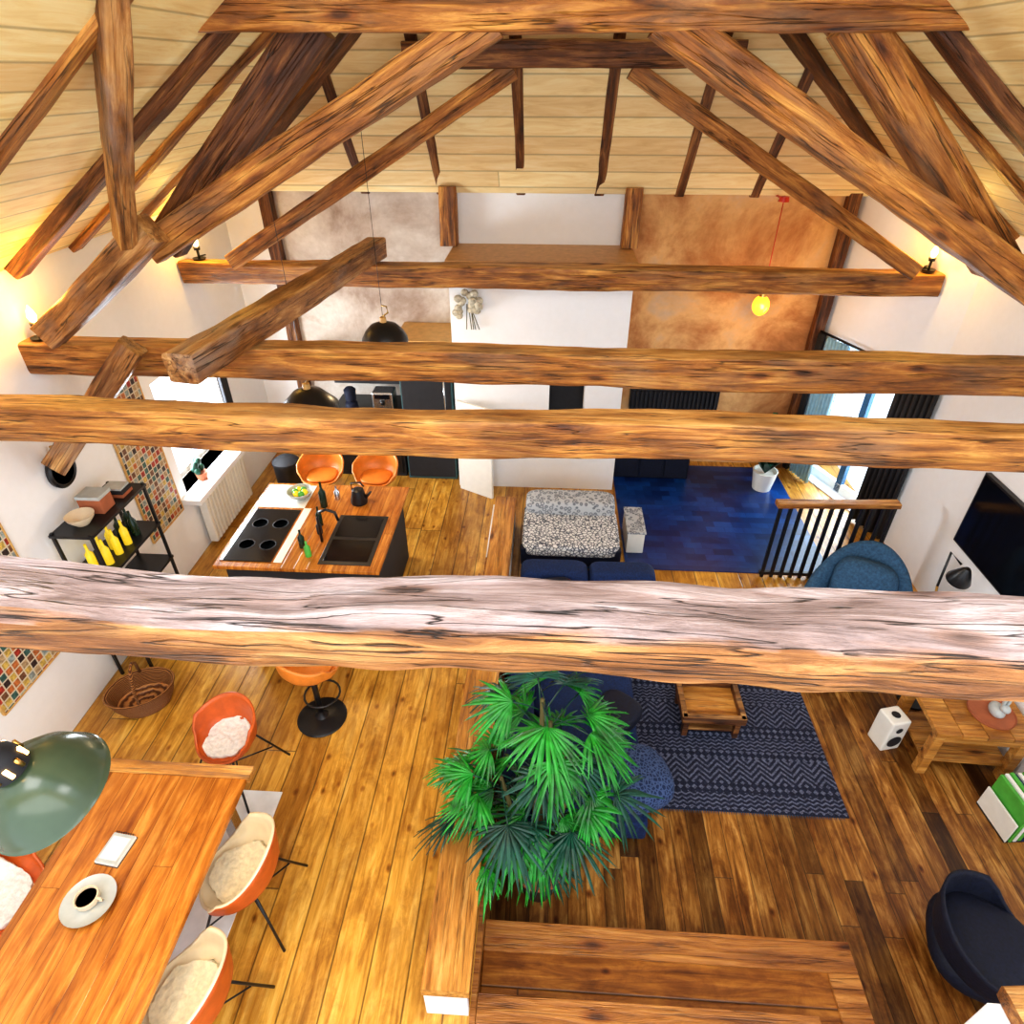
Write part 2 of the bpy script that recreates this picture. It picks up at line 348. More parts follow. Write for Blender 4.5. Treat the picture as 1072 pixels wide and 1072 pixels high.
wbox('c1',-1.15,nx0,cy,YB,0,2.93,M['white'],g); wbox('c2',nx1,.94,cy,YB,0,2.93,M['white'],g)
wbox('c3',nx0,nx1,cy,YB,0,nz0,M['white'],g); wbox('c4',nx0,nx1,cy,YB,nz1,2.93,M['white'],g)
wbox('c5',nx0,nx1,cy+.25,YB,nz0,nz1,M['blackm'],g)
wbox('trim_3',-1.18,.97,cy-.03,YB,2.93,2.97,M['ledge'],b=.005)
wbox('wall_right',XR,XR+.3,YN,6.75,PZ0,EZ+.15,M['white'])
def slab(name,p0,p1,z0,z1,th,mat,parent=None,off=0):
    p0=Vector((*p0,0));p1=Vector((*p1,0)); d=(p1-p0).normalized(); nrm=Vector((d.y,-d.x,0))
    a=p0+nrm*off; b=p1+nrm*off; c=b+nrm*th; e=a+nrm*th
    vs=[(q.x,q.y,z) for z in(z0,z1) for q in(a,b,c,e)]
    return mesh(name,vs,[(3,2,1,0),(4,5,6,7),(0,1,5,4),(1,2,6,5),(2,3,7,6),(3,0,4,7)],mat,parent)
A=Vector((XR,6.6));B=Vector((3.5,8.3))
def AB(t): q=A.lerp(B,t); return (q.x,q.y)
g=grp('wall_right_angled')
slab('s1',AB(0),AB(.16),PZ0,EZ+.3,.3,M['white'],g); slab('s2',AB(.84),AB(1.0),PZ0,EZ+.3,.3,M['white'],g); slab('s3',AB(.16),AB(.84),1.95,EZ+.3,.3,M['white'],g); slab('s4',AB(.16),AB(.84),PZ0,0.02,.3,M['white'],g)
g=grp('door_1')
for i,(a,b,z0,z1) in enumerate([(.16,.2,0.02,1.95),(.48,.53,0.02,1.95),(.8,.84,0.02,1.95),(.16,.84,0.02,.14),(.16,.84,1.85,1.95),(.16,.84,1.02,1.08)]):
    slab('bar_%d'%i,AB(a),AB(b),z0,z1,.06,M['bluegrey'] if i<3 else M['enamelw'],g,.15)
def drape(name,t0,t1,z0,z1,mat,off=.1):
    vs=[];fs=[];n=40
    d=(B-A).normalized(); nr=Vector((-d.y,d.x))
    for k in range(2):
        for i in range(n+1):
            q=A.lerp(B,t0+(t1-t0)*i/n)+nr*(off+.035*math.sin(i*1.1))
            vs.append((q.x,q.y,z0 if k==0 else z1))
    for i in range(n): fs.append((i,i+1,n+2+i,n+1+i))
    o=mesh(name,vs,fs,mat,None,smooth=True); m=o.modifiers.new('s','SOLIDIFY'); m.thickness=.008
    return o
drape('curtain',-.08,.2,.03,1.98,M['blackm']); drape('curtain',.88,.98,.03,1.98,M['blackm']); drape('sheer_curtain',.66,.87,.03,1.96,M['sheer'],.08)
q0=A.lerp(B,-.15)+Vector((-.1,-.04)); q1=A.lerp(B,1)+Vector((-.1,-.04))
tube('curtain_rod',[(q0.x,q0.y,2.0),(q1.x,q1.y,2.0)],.015,M['black'])
# roof
RX=.1; RZ=EZ+SL*(RX-XL); HY=YB-(RZ-EZ)/1.19
def plane(name,vs,mat,parent=None,th=.12):
    o=mesh(name,vs,[tuple(range(len(vs)))],mat,parent); m=o.modifiers.new('s','SOLIDIFY'); m.thickness=th; m.offset=1
    return o
g=grp('ceiling')
def slope(side,y0,y1,hip=False):
    xe=XL if side<0 else XR
    if hip: vs=[(xe,y0,EZ),(xe,y1,EZ),(RX,HY,RZ),(RX,y0,RZ)]
    else: vs=[(xe,y0,EZ),(xe,y1,EZ),(RX,y1,RZ),(RX,y0,RZ)]
    if side>0: vs=vs[::-1]
    plane('slope',vs,M['ceils'],g)
slope(-1,1.7,YB+.0,True); slope(1,1.7,YB+.0,True); slope(-1,YN,-.5); slope(1,YN,-.5)
plane('slope_back',[(XL,YB,EZ),(XR,YB,EZ),(RX,HY,RZ)],M['ceil'],g)
def zs(x): return EZ+(SL*(x-XL) if x<RX else (RZ-EZ)/(XR-RX)*(XR-x))
for y in (2.5,3.45,5.35,6.25):
    beam('rafter',(XL+.05,y,EZ-.07),(RX-.1,y,RZ-.14),.13,.17,M['beam'])
    beam('rafter',(XR-.05,y,EZ-.07),(RX+.1,y,RZ-.14),.13,.17,M['beam'])
for x in (-2.2,-1.3,-.37,.54,1.45,2.3):
    lim=min(zs(x),RZ)-.05
    ytop=YB-(lim-EZ)/1.19
    beam('rafter',(x,YB-.02,EZ-.06),(x,ytop,lim-.12),.11,.13,M['beamdk'],rough=.004)
beam('hip_rafter',(XL+.1,YB-.08,EZ-.06),(RX,HY,RZ-.12),.2,.22,M['beamdk'])
beam('hip_rafter',(XR-.1,YB-.08,EZ-.06),(RX,HY,RZ-.12),.2,.22,M['beamdk'])
# tie beams
beam('tie_beam',(XL-.1,1.42,3.34),(XR+.1,1.37,3.325),.28,.185,M['beampale'],rough=.022,fine=.016,pw=.4,seg=.035)
beam('tie_beam',(XL-.1,3.50,2.88),(XR+.1,3.49,2.87),.22,.245,M['beam'],rough=.010)
beam('tie_beam',(XL-.1,4.56,2.89),(XR+.1,4.56,2.88),.22,.25,M['beam'],rough=.009)
beam('tie_beam',(-3.98,7.02,2.91),(4.0,7.02,2.90),.24,.23,M['beam'],rough=.009)
beam('loose_beam',(-2.36,3.78,3.12),(-1.87,7.15,3.15),.22,.2,M['beamw'],rough=.008)
Y1=4.5
beam('roof_strut',(-.36,Y1,4.95),(-2.75,Y1,3.70),.16,.2,M['beam'],rough=.010)
beam('roof_strut',(-2.62,Y1-.16,3.86),(-3.72,Y1-.05,3.08),.16,.2,M['beamw'],rough=.010)
beam('roof_strut',(.56,Y1,4.95),(4.0,Y1,3.08),.18,.2,M['beam'],rough=.010)
beam('collar_beam',(-2.15,Y1+.02,4.99),(2.4,Y1+.02,4.98),.22,.2,M['beam'])
beam('roof_brace',(-1.45,Y1+.25,4.95),(-2.75,Y1+.22,3.68),.2,.24,M['beamdk'])
beam('roof_brace',(1.68,Y1+.25,4.95),(3.05,Y1+.25,3.62),.2,.24,M['beam'])
beam('roof_post',(-1.88,3.35,5.05),(-2.78,4.3,3.78),.12,.14,M['beamw'])
beam('principal_rafter',(XL+.1,Y1+.1,EZ-.08),(RX-.1,Y1+.1,RZ-.16),.17,.2,M['beamdk'])
beam('principal_rafter',(XR-.1,Y1+.1,EZ-.08),(RX+.1,Y1+.1,RZ-.16),.17,.2,M['beamdk'])
beam('knee_brace',(-3.02,4.34,3.06),(-3.88,4.18,2.12),.15,.18,M['beamw'])
Y2=6.85
beam('roof_strut',(-.38,Y2,4.72),(-3.35,Y2,3.05),.15,.16,M['beam'])
beam('roof_strut',(.66,Y2,4.72),(3.65,Y2,3.05),.15,.16,M['beam'])
beam('collar_beam',(-1.35,Y2,4.82),(1.6,Y2,4.82),.22,.2,M['beamdk'])
beam('principal_rafter',(-1.2,Y2+.1,4.72),(-3.5,Y2+.1,3.5),.2,.24,M['beamdk'])
beam('principal_rafter',(1.45,Y2+.1,4.72),(3.7,Y2+.1,3.5),.2,.24,M['beamdk'])
beam('wall_post',(-1.22,YB-.13,2.98),(-1.22,YB-.13,EZ),.2,.2,M['beam'])
beam('wall_post',(.93,YB-.13,2.98),(.93,YB-.13,EZ),.2,.2,M['beam'])
beam('wall_post',(-3.4,YB-.06,0),(-3.4,YB-.06,EZ),.15,.12,M['beamdk'])
beam('wall_post',(3.42,YB-.06,0),(3.42,YB-.06,EZ),.15,.12,M['beamdk'])

# partition low wall with plank cap
g=grp('partition_wall')
bx('end_face',-.60,-.345,1.42,1.46,0,.34,M['white'],g,.003)
bx('core',-.60,-.345,1.46,5.42,0,.34,M['trimdk'],g)
bx('core_2',-.60,-.33,5.42,6.45,0,.34,M['white'],g)
beam('cap',(-.465,1.4,.38),(-.465,4.55,.38),.28,.09,M['trim'],rough=.004,parent=g,pw=.15)
beam('cap_2',(-.455,4.56,.38),(-.445,6.5,.38),.25,.09,M['trim'],rough=.004,parent=g,pw=.15)
g=grp('lounge_steps')
bx('step_low',-.3,2.15,1.28,2.0,PZ0,-.18,M['step'],g,.01)
bx('border_far',-.3,2.17,1.84,2.03,-.19,-.165,M['trimdk'],g,.006)
bx('border_side',1.97,2.17,1.28,1.84,-.19,-.165,M['trimdk'],g,.006)
bx('step_high',-.3,1.75,1.28,1.52,-.18,-.0,M['step'],g,.01)
bx('border_high',-.3,1.77,1.38,1.54,-.01,.012,M['trimdk'],g,.006)

# ---------------------------------------------------------------- dining table
g=grp('dining_table')
o=wbox('top',-2.93,-1.95,.3,2.42,.71,.75,M['tabletop'],g,.006)
beam('end_board',(-2.95,2.47,.735),(-1.93,2.47,.735),.1,.05,M['trim'],rough=.002,parent=g,pw=.15)
for i,(x,y) in enumerate([(-2.8,2.3),(-2.08,2.3),(-2.8,.45),(-2.08,.45)]):
    bx('leg_%d'%i,x-.04,x+.04,y-.04,y+.04,0.012,.71,M['steel'],g)
bx('rail_a',-2.8,-2.08,2.27,2.33,.62,.7,M['steel'],g); bx('rail_b',-2.1,-2.05,.45,2.3,.64,.7,M['steel'],g)
wbox('pale_floor_sheet',-3.4,-1.98,.4,2.78,0.0,.012,M['pale'],b=.004)  # thin pale sheet on the floor, under and beside the table
g=grp('coffee_cup_and_saucer',(-2.53,1.6,.75),sc=1.4)
lathe('saucer',[(0,.004),(.06,.004),(.1,.02),(.105,.026),(.1,.022),(.06,.01),(0,.01)],M['ceramg'],g)
lathe('cup',[(0,.012),(.034,.012),(.046,.030),(.046,.055),(.041,.055),(.036,.03),(0,.02)],M['ceramic'],g)
lathe('coffee',[(0,.045),(.040,.045)],M['birch'],g)
tube('handle',[(.045,0,.05),(.062,0,.047),(.064,0,.035),(.045,0,.028)],.005,M['ceramic'],g)
g=grp('notepad',(-2.55,1.9,.75),-.12,sc=1.15)
box('pages',(0,0,.012),(.13,.16,.02),M['paper'],g,.002); box('cover',(0,0,.003),(.137,.167,.004),M['blackm'],g,.001); box('cover_top',(-.0,-.0,.024),(.125,.155,.003),M['ceramg'],g,.001)
box('label',(0,0,.0265),(.10,.12,.002),M['paper'],g,.0005)
for i in range(8): tube('ring_%d'%i,[(-.05+i*.014,.075,.02),(-.05+i*.014,.085,.03),(-.05+i*.014,.09,.012)],.002,M['black'],g,5)

# ---------------------------------------------------------------- shell chair
def shell(name,mat_in,mat_out,parent,z=.45,W=.25,back=.36,arm=.2,front=.01,loc=(0,0,0)):
    n=48;m=14;vs=[];fs=[]
    vs.append((0,0,z-.02))
    for k in range(1,m+1):
        v=k/m
        for i in range(n):
            th=2*pi*i/n; bk=math.sin(th)
            rim=front+(arm-front)*min(1,max(0,(bk+.75)/.75))**1.4 if bk<0 else arm+(back-arm)*bk**1.6
            rr=W*min(1,v*1.45)**.9; up=max(0,(v-.5)/.5)
            r2=rr*(1+.16*up*(1 if bk>-.3 else .4))
            vs.append((r2*math.cos(th)*1.03,r2*math.sin(th)*.95,z-.02+.02*v+rim*up**1.25))
    for i in range(n): fs.append((0,1+i,1+(i+1)%n))
    for k in range(m-1):
        for i in range(n):
            j=(i+1)%n; a=1+k*n; fs.append((a+i,a+n+i,a+n+j,a+j))
    o=mesh(name,vs,fs,[mat_in,mat_out],parent,loc,(0,0,0),True)
    md=o.modifiers.new('s','SOLIDIFY'); md.thickness=.018; md.material_offset=1
    md.offset=-1
    return o
def furpad(name,mat,parent,z=.46,W=.21,back=.3,loc=(0,0,0),seed=1):
    n=72;m=26;vs=[(0,0,z+.015)];fs=[]
    for k in range(1,m+1):
        v=k/m
        for i in range(n):
            th=2*pi*i/n; bk=math.sin(th)
            ext=1+.14*noise.noise(Vector((math.cos(th)*2,math.sin(th)*2,seed)))+.05*noise.noise(Vector((math.cos(th)*9,math.sin(th)*9,seed)))
            up=max(0,(v-.55)/.45)*max(0,bk)**.7
            rr=W*min(1,v*1.25)*ext*(1+.08*up)
            zz=z+.012+back*up**1.2-(.03*max(0,v-.85)/.15*(1-max(0,bk)))
            p=Vector((rr*math.cos(th),rr*math.sin(th)*.97,zz)); nz=noise.noise(p*50+Vector((seed,0,0)))*.008
            vs.append(p+Vector((0,-nz*up,nz)))
    for i in range(n): fs.append((0,1+i,1+(i+1)%n))
    for k in range(m-1):
        for i in range(n):
            j=(i+1)%n; a=1+k*n; fs.append((a+i,a+n+i,a+n+j,a+j))
    o=mesh(name,vs,fs,mat,parent,loc,(0,0,0),True); md=o.modifiers.new('s','SOLIDIFY'); md.thickness=.016; md.offset=-1
    return o
def chair(loc,rz,mi,mo,fur,padback=.3,W=.235,padW=.19,back=.36):
    g=grp('dining_chair',loc,rz)
    shell('seat_shell',mi,mo,g,W=W,back=back)
    if fur: furpad('sheepskin',fur,g,W=padW,back=padback,seed=loc[1]*3)
    for i,(x,y) in enumerate([(-1,-1),(1,-1),(-1,1),(1,1)]):
        tube('leg_%d'%i,[(x*.05,y*.05,.41),(x*.14,y*.14,.38),(x*.27,y*.27,.005)],.009,M['black'],g)
    tube('stretcher_a',[(-.2,-.2,.18),(.2,.2,.18)],.006,M['black'],g); tube('stretcher_b',[(.2,-.2,.18),(-.2,.2,.18)],.006,M['black'],g)
    tube('under_ring',[(.1*math.cos(a*pi/8),.1*math.sin(a*pi/8),.405) for a in range(17)],.008,M['black'],g)
    return g
chair((-2.37,2.92,0),-.25,M['rust'],M['rust'],M['furw'],padback=.03,W=.20,padW=.17,back=.28)
chair((-1.86,1.95,0),-pi/2+.05,M['cream'],M['rust'],M['fur'],padback=.05,padW=.19,back=.38)
chair((-1.88,1.27,0),-pi/2-.15,M['cream'],M['rust'],M['fur'],padback=.05,padW=.19,back=.38)
chair((-3.3,1.70,0),pi/2,M['rust'],M['rust'],M['furw'])
chair((-3.3,1.00,0),pi/2,M['rust'],M['rust'],M['furw'])

def stool(loc,rz,mat,h=.66,back=.26):
    g=grp('bar_stool',loc,rz)
    shell('seat_shell',mat,mat,g,z=h,W=.22,back=back,arm=.16)
    blob('seat_pad',(0,0,h+.01),(.36,.34,.05),mat,g,.7)
    lathe('base',[(0,0),(.21,0),(.215,.012),(.2,.022),(.06,.04),(.035,.07),(.03,.1)],M['black'],g)
    tube('post',[(0,0,.08),(0,0,h-.02)],.025,M['black'],g,16)
    tube('foot_ring',[(.15*math.cos(a*pi/10),.15*math.sin(a*pi/10)-.05,.28) for a in range(21)],.01,M['black'],g)
    return g
stool((-1.88,3.5,0),2.4,M['tan'])
stool((-2.66,6.42,0),.1,M['tan'],h=.7,back=.3); stool((-2.0,6.42,0),-.1,M['tan'],h=.7,back=.3)

# ---------------------------------------------------------------- kitchen island
g=grp('kitchen_island')
bx('body',-2.98,-1.55,4.5,5.8,0,.88,M['blackm'],g)
wbox('worktop',-3.05,-1.48,4.42,5.88,.88,.92,M['tabletop'],g,.006)
bx('white_strip',-3.03,-2.5,5.4,5.84,.92,.924,M['enamelw'],g,.001); bx('white_strip_b',-2.5,-2.42,4.5,5.4,.92,.924,M['enamelw'],g,.001)
bx('cooktop',-2.98,-2.52,4.5,5.36,.92,.93,M['screen'],g,.003)
for i,(x,y) in enumerate([(-2.85,4.75),(-2.64,4.75),(-2.85,5.1),(-2.64,5.1)]):
    lathe('ring_%d'%i,[(.07,.931),(.075,.933),(.08,.931)],M['blackm'],g,(x,y,0))
bx('steel_edge',-3.01,-2.98,4.5,5.38,.92,.932,M['steel'],g,.001)
bx('sink',-2.08,-1.58,4.5,5.3,.915,.925,M['black'],g,.003); bx('bowl_a',-2.04,-1.62,4.55,4.88,.925,.928,M['screen'],g,.001); bx('bowl_b',-2.04,-1.62,4.93,5.26,.925,.928,M['screen'],g,.001)
tube('faucet',[(-2.14,4.85,.92),(-2.14,4.85,1.2),(-2.11,4.85,1.27),(-2.04,4.85,1.3),(-1.96,4.85,1.27),(-1.94,4.85,1.18)],.014,M['black'],g,12)
def bottle(name,loc,h,r,mat):
    return lathe(name,[(0,0),(r,0),(r,h*.6),(r*.35,h*.75),(r*.33,h),(0,h)],mat,None,loc,n=20)
bottle('wine_bottle',(-2.3,5.45,.92),.3,.037,M['glassdk']); bottle('oil_bottle',(-2.24,5.12,.92),.22,.03,M['glassdk']); bottle('oil_bottle',(-2.30,4.75,.92),.2,.03,M['glassdk']); bottle('oil_bottle',(-2.2,5.6,.92),.16,.03,M['steel']); bottle('soap_bottle',(-2.2,4.62,.92),.17,.03,M['bookg']); bottle('pepper_mill',(-2.2,4.98,.92),.16,.028,M['blackm'])
g=grp('fruit_bowl',(-2.6,5.6,.924)); lathe('bowl',[(0,0),(.05,0),(.12,.05),(.14,.09),(.13,.09),(.11,.055),(0,.02)],M['ceramg'],g)
for i in range(6): blob('fruit_%d'%i,(.05*math.cos(i*1.05),.05*math.sin(i*1.05),.07),(.07,.07,.07),M['bookg'] if i%2 else M['yel'],g,1)
g=grp('kettle',(-1.95,5.55,.92)); lathe('body',[(0,0),(.085,0),(.09,.03),(.06,.16),(.03,.18),(0,.185)],M['black'],g); tube('handle',[(-.06,0,.15),(-.06,0,.24),(.04,0,.25),(.07,0,.2)],.01,M['black'],g); tube('spout',[(.07,0,.06),(.14,0,.14)],[.02,.01],M['black'],g)
g=grp('kitchen_cabinets')
YC=YB-.01
bx('lower',-2.85,-1.92,7.6,YC,0,.9,M['blackm'],g); bx('counter',-2.88,-1.91,7.55,YC,.9,.94,M['black'],g)
bx('upper',-2.85,-1.92,7.9,YC,1.25,1.5,M['blackm'],g)
for i in range(3): bx('door_panel_%d'%i,-2.83+i*.295,-2.55+i*.295,7.58,7.6,.06,.86,M['black'],g)
for i in range(3): tube('pull_%d'%i,[(-2.75+i*.295,7.56,.8),(-2.63+i*.295,7.56,.8)],.008,M['steel'],g)
g=grp('refrigerator'); bx('body',-1.88,-1.2,7.55,YC,0,1.95,M['teal'],g,.01); bx('top',-1.9,-1.18,7.53,YC,1.95,1.985,M['birch'],g,.004)
bx('door_upper',-1.86,-1.22,7.52,7.55,.9,1.62,M['blackm'],g,.01); bx('door_lower',-1.86,-1.22,7.52,7.55,.05,.87,M['blackm'],g,.01); tube('handle',[(-1.3,7.5,1.0),(-1.3,7.49,1.5)],.012,M['steel'],g)
g=grp('coffee_machine',(-2.15,7.75,.94)); box('body',(0,0,.15),(.28,.25,.3),M['steel'],g,.02); box('tray',(0,-.17,.02),(.24,.12,.04),M['black'],g,.01); tube('group',[(0,-.13,.2),(0,-.13,.14)],.03,M['black'],g)
box('display',(0,-.128,.25),(.2,.01,.06),M['screen'],g,.002)
g=grp('food_processor',(-2.6,7.72,.94)); lathe('base',[(0,0),(.09,0),(.08,.12),(.05,.14),(.07,.16),(.08,.3),(.05,.33),(0,.34)],M['navydk'],g)
bx('shelf_board',-3.3,-2.86,7.7,YC,1.46,1.5,M['birch'])
g=grp('wooden_crate',(-3.0,7.95,1.5)); box('base',(0,0,.01),(.36,.3,.02),M['birch'],g,.003)
for i,(x,y,sx,sy) in enumerate([(0,.14,.36,.02),(0,-.14,.36,.02),(.17,0,.02,.3),(-.17,0,.02,.3)]): box('side_%d'%i,(x,y,.11),(sx,sy,.2),M['birch'],g,.003)
g=grp('waste_bin',(-3.35,7.0,0)); lathe('body',[(0,0),(.15,0),(.165,.5),(.165,.52)],M['black'],g); lathe('lid',[(.17,.52),(.17,.55),(.1,.6),(0,.61)],M['blackm'],g)
# ---------------------------------------------------------------- pendant lamps
def dome(name,loc,cord,r=.21):
    g=grp(name,loc)
    lathe('shade',[(.035,.14),(.06,.135),(.13,.11),(.19,.05),(r,-.02),(r+.005,-.06)],M['black'],g,solid=.006)
    lathe('wood_neck',[(0,.14),(.035,.14),(.032,.19),(.015,.2),(0,.2)],M['birch'],g)
    tube('hook',[(0,0,.2),(.06,0,.24),(.05,0,.3),(0,0,.31)],.008,M['brass'],g)
    tube('cord',[(0,0,.2),(0,0,cord)],.0025,M['black'],g,6)
    blob('bulb',(0,0,.02),(.08,.08,.1),M['bulb'],g,1)
    light('lamp_glow','POINT',(0,0,-.08),14,(1,.72,.4),.05,parent=g)
dome('pendant_lamp',(-1.68,6.35,2.46),2.0,.23); dome('pendant_lamp',(-2.20,5.35,2.16),2.3,.26)
g=grp('industrial_pendant_lamp',(-2.15,1.50,2.1),rot=(.2,-.16,0))
lathe('shade',[(.06,.2),(.09,.19),(.16,.15),(.22,.08),(.255,0),(.262,-.025),(.268,-.03)],M['green'],g,solid=.006,n=48)
lathe('shade_inside',[(.055,.185),(.085,.178),(.153,.138),(.212,.07),(.247,-.005),(.25,-.02)],M['enamelw'],g,solid=.003,n=48)
lathe('cage_cap',[(.0,.34),(.05,.34),(.075,.31),(.085,.26),(.085,.22),(.06,.2)],M['blackm'],g)
for i in range(10):
    a=i*2*pi/10; tube('slot_%d'%i,[(.084*math.cos(a),.084*math.sin(a),.24),(.084*math.cos(a),.084*math.sin(a),.29)],.01,M['bulb'] if i%2 else M['brass'],g,6)
tube('cord',[(0,0,.34),(-.6,.1,2.6)],.006,M['black'],g)
blob('bulb',(0,0,.1),(.09,.09,.13),M['bulb'],g,1)
light('lamp_glow','POINT',(0,0,.0),14,(1,.75,.42),.05,parent=g)
g=grp('amber_pendant',(2.55,7.9,2.38))
blob('glass',(0,0,0),(.2,.2,.24),M['yglass'],g,1); lathe('cap',[(0,.17),(.03,.17),(.045,.1),(0,.1)],M['brass'],g); tube('cord',[(0,0,.17),(0,0,1.18)],.005,M['red'],g,6)
lathe('rose',[(0,1.2),(.05,1.19),(.06,1.14),(0,1.13)],M['red'],g); light('lamp_glow','POINT',(0,-.2,0),12,(1,.55,.2),.08,parent=g)
tube('bracket',[(0,0,1.16),(0,.34,1.16)],.012,M['red'],g)
def sconce(loc,e=10,dx=.1):
    g=grp('candle_lamp',loc)
    lathe('dish',[(0,0),(.06,0),(.07,.02),(.06,.015),(0,.01)],M['black'],g); tube('stem',[(0,0,.01),(0,0,.1)],.014,M['black'],g)
    lathe('cup',[(0,.1),(.03,.1),(.035,.13),(0,.13)],M['black'],g)
    lathe('flame_bulb',[(0,.13),(.022,.14),(.034,.18),(.022,.22),(0,.265)],M['bulb'],g,n=16)
    tube('arm',[(0,0,.03),(-.03,.07,.02),(.03,.1,.03)],.008,M['black'],g)
    light('lamp_glow','POINT',(dx,-.12,.36),e,(1,.58,.10),.06,parent=g)
sconce((-3.88,4.56,3.01),13,.28); sconce((-3.78,7.0,3.03),14,.16); sconce((3.86,7.0,3.02),14,-.12)
# ---------------------------------------------------------------- left wall items
def poster(y0,y1,z0,z1):
    g=grp('photo_poster',(XL+.014,(y0+y1)/2,(z0+z1)/2))
    box('print',(0,0,0),(.012,y1-y0,z1-z0),M['poster'],g,.001)
    for i,(y,z,sy,sz) in enumerate([((y1-y0)/2,0,.012,z1-z0),(-(y1-y0)/2,0,.012,z1-z0),(0,(z1-z0)/2,y1-y0,.012),(0,-(z1-z0)/2,y1-y0,.012)]): box('frame_%d'%i,(0,y,z),(.02,sy+.005,sz+.005),M['birch'],g,.002)
poster(5.0,5.62,.70,2.3); poster(2.85,3.58,.72,2.2)
g=grp('wall_clock',(XL+.01,4.3,2.0),rot=(0,pi/2,0)); lathe('case',[(0,0),(.15,0),(.155,.03),(.14,.045),(.13,.035),(0,.035)],M['black'],g); tube('hook',[(-.15,0,.02),(-.22,0,.02)],.012,M['brass'],g); lathe('face',[(0,.037),(.12,.037)],M['navydk'],g)
g=grp('shelving_rack')
for i,(x,y) in enumerate([(-3.92,3.88),(-3.60,3.88),(-3.92,4.66),(-3.60,4.66)]): bx('upright_%d'%i,x-.012,x+.012,y-.012,y+.012,0,1.66,M['black'],g,.002)
for i,z in enumerate([.3,.8,1.2,1.62]): bx('shelf_%d'%i,-3.94,-3.58,3.86,4.68,z,z+.025,M['black'],g,.002)
for i in range(9): bottle('yellow_bottle' if i<6 else 'wine_bottle',(-3.78+(i%2)*.09,3.98+i*.07,1.226),.25,.034,M['yel'] if i<6 else M['glassdk'])
g=grp('serving_bowl',(-3.76,4.04,1.646)); lathe('bowl',[(0,0),(.05,0),(.1,.06),(.11,.09),(.1,.085),(0,.02)],M['ceramic'],g)
g=grp('book_stack',(-3.74,4.5,1.646)); box('book_1',(0,0,.015),(.2,.15,.03),M['terra'],g,.002); box('book_2',(0.01,0,.045),(.18,.14,.03),M['blackm'],g,.002); box('book_3',(0,0.01,.07),(.17,.13,.02),M['ceramg'],g,.002)
g=grp('storage_box',(-3.76,4.26,1.646)); box('body',(0,0,.07),(.2,.16,.14),M['terra'],g,.006); box('lid',(0,0,.15),(.21,.17,.03),M['ceramg'],g,.004)
g=grp('wicker_basket',(-3.50,3.55,0),.5)
lathe('body',[(0,.01),(.18,.01),(.23,.12),(.25,.22),(.262,.23),(.255,.24),(.235,.22),(.2,.08),(0,.03)],M['wicker'],g,sx=1.1,sy=.85)
tube('handle',[(0,-.21,.22),(0,-.19,.35),(0,-.1,.44),(0,0,.47),(0,.1,.44),(0,.19,.35),(0,.21,.22)],.014,M['wicker'],g)
# ---------------------------------------------------------------- back wall items
g=grp('dried_flower_bouquet',(-.92,cy-.07,2.5))
for i in range(26): blob('bloom_%d'%i,(random.uniform(-.16,.16),random.uniform(-.04,.03),random.uniform(-.14,.14)),(.09,.07,.08),M['flower'],g,1,.3,seed=i)
for i in range(5): tube('stem_%d'%i,[(random.uniform(-.05,.05),.02,0),(random.uniform(-.04,.12),.03,-.3)],.005,M['stem'],g,5)
g=grp('wall_radiator')
bx('panel',1.15,2.35,YB-.1,YB-.005,.85,1.15,M['black'],g)
for i in range(20): bx('fin_%d'%i,1.17+i*.059,1.20+i*.059,YB-.13,YB-.1,.87,1.13,M['blackm'],g,.002)
g=grp('low_cabinet'); bx('body',.97,2.0,7.72,8.2,.012,.36,M['navydk'],g,.01); bx('top',.96,2.02,7.7,8.21,.36,.385,M['navy'],g,.005)
for i in range(3): bx('drawer_%d'%i,.99+i*.34,1.3+i*.34,7.7,7.72,.04,.33,M['navydk'],g,.004)
g=grp('door_2',(-1.12,7.34,0),-.5); box('leaf',(.26,0,.65),(.52,.04,1.3),M['enamelw'],g,.004); tube('knob',[(.46,-.02,.7),(.46,-.07,.7),(.40,-.07,.7)],.01,M['steel'],g)
g=grp('daybed')
bx('frame',-.22,.88,5.62,6.55,0.05,.26,M['bluegrey'],g,.02)
for i,(x,y) in enumerate([(-.16,5.68),(.82,5.68),(-.16,6.5),(.82,6.5)]): bx('leg_%d'%i,x-.03,x+.03,y-.03,y+.03,0,.06,M['black'],g)
blob('mattress',(.33,5.98,.32),(1.1,.82,.16),M['patt'],g,.25); blob('bolster',(.33,6.36,.42),(1.06,.34,.28),M['pattg'],g,.35)
bx('blanket_band',-.23,.89,5.60,5.70,.1,.34,M['navydk'],g,.02)
g=grp('side_cube_table')
bx('box',1.0,1.2,6.0,6.5,.012,.3,M['enamelw'],g,.01); bx('lid',.99,1.21,5.98,6.52,.3,.32,M['pattg'],g,.004)
g=grp('stair_railing')
beam('handrail',(2.44,5.66,1.0),(3.70,5.72,1.0),.11,.06,M['beam'],rough=.003,parent=g,pw=.2)
for i in range(12): bx('baluster_%d'%i,2.48+i*.105,2.515+i*.105,5.66,5.69,.0,.98,M['black'],g,.003)
bx('bottom_rail',2.46,3.70,5.655,5.695,.04,.08,M['black'],g,.003)
g=grp('potted_houseplant',(2.98,7.55,.012)); lathe('pot',[(0,0),(.12,0),(.16,.26),(.165,.28),(.145,.28),(.14,.24),(0,.24)],M['enamelw'],g)
vs=[];fs=[]
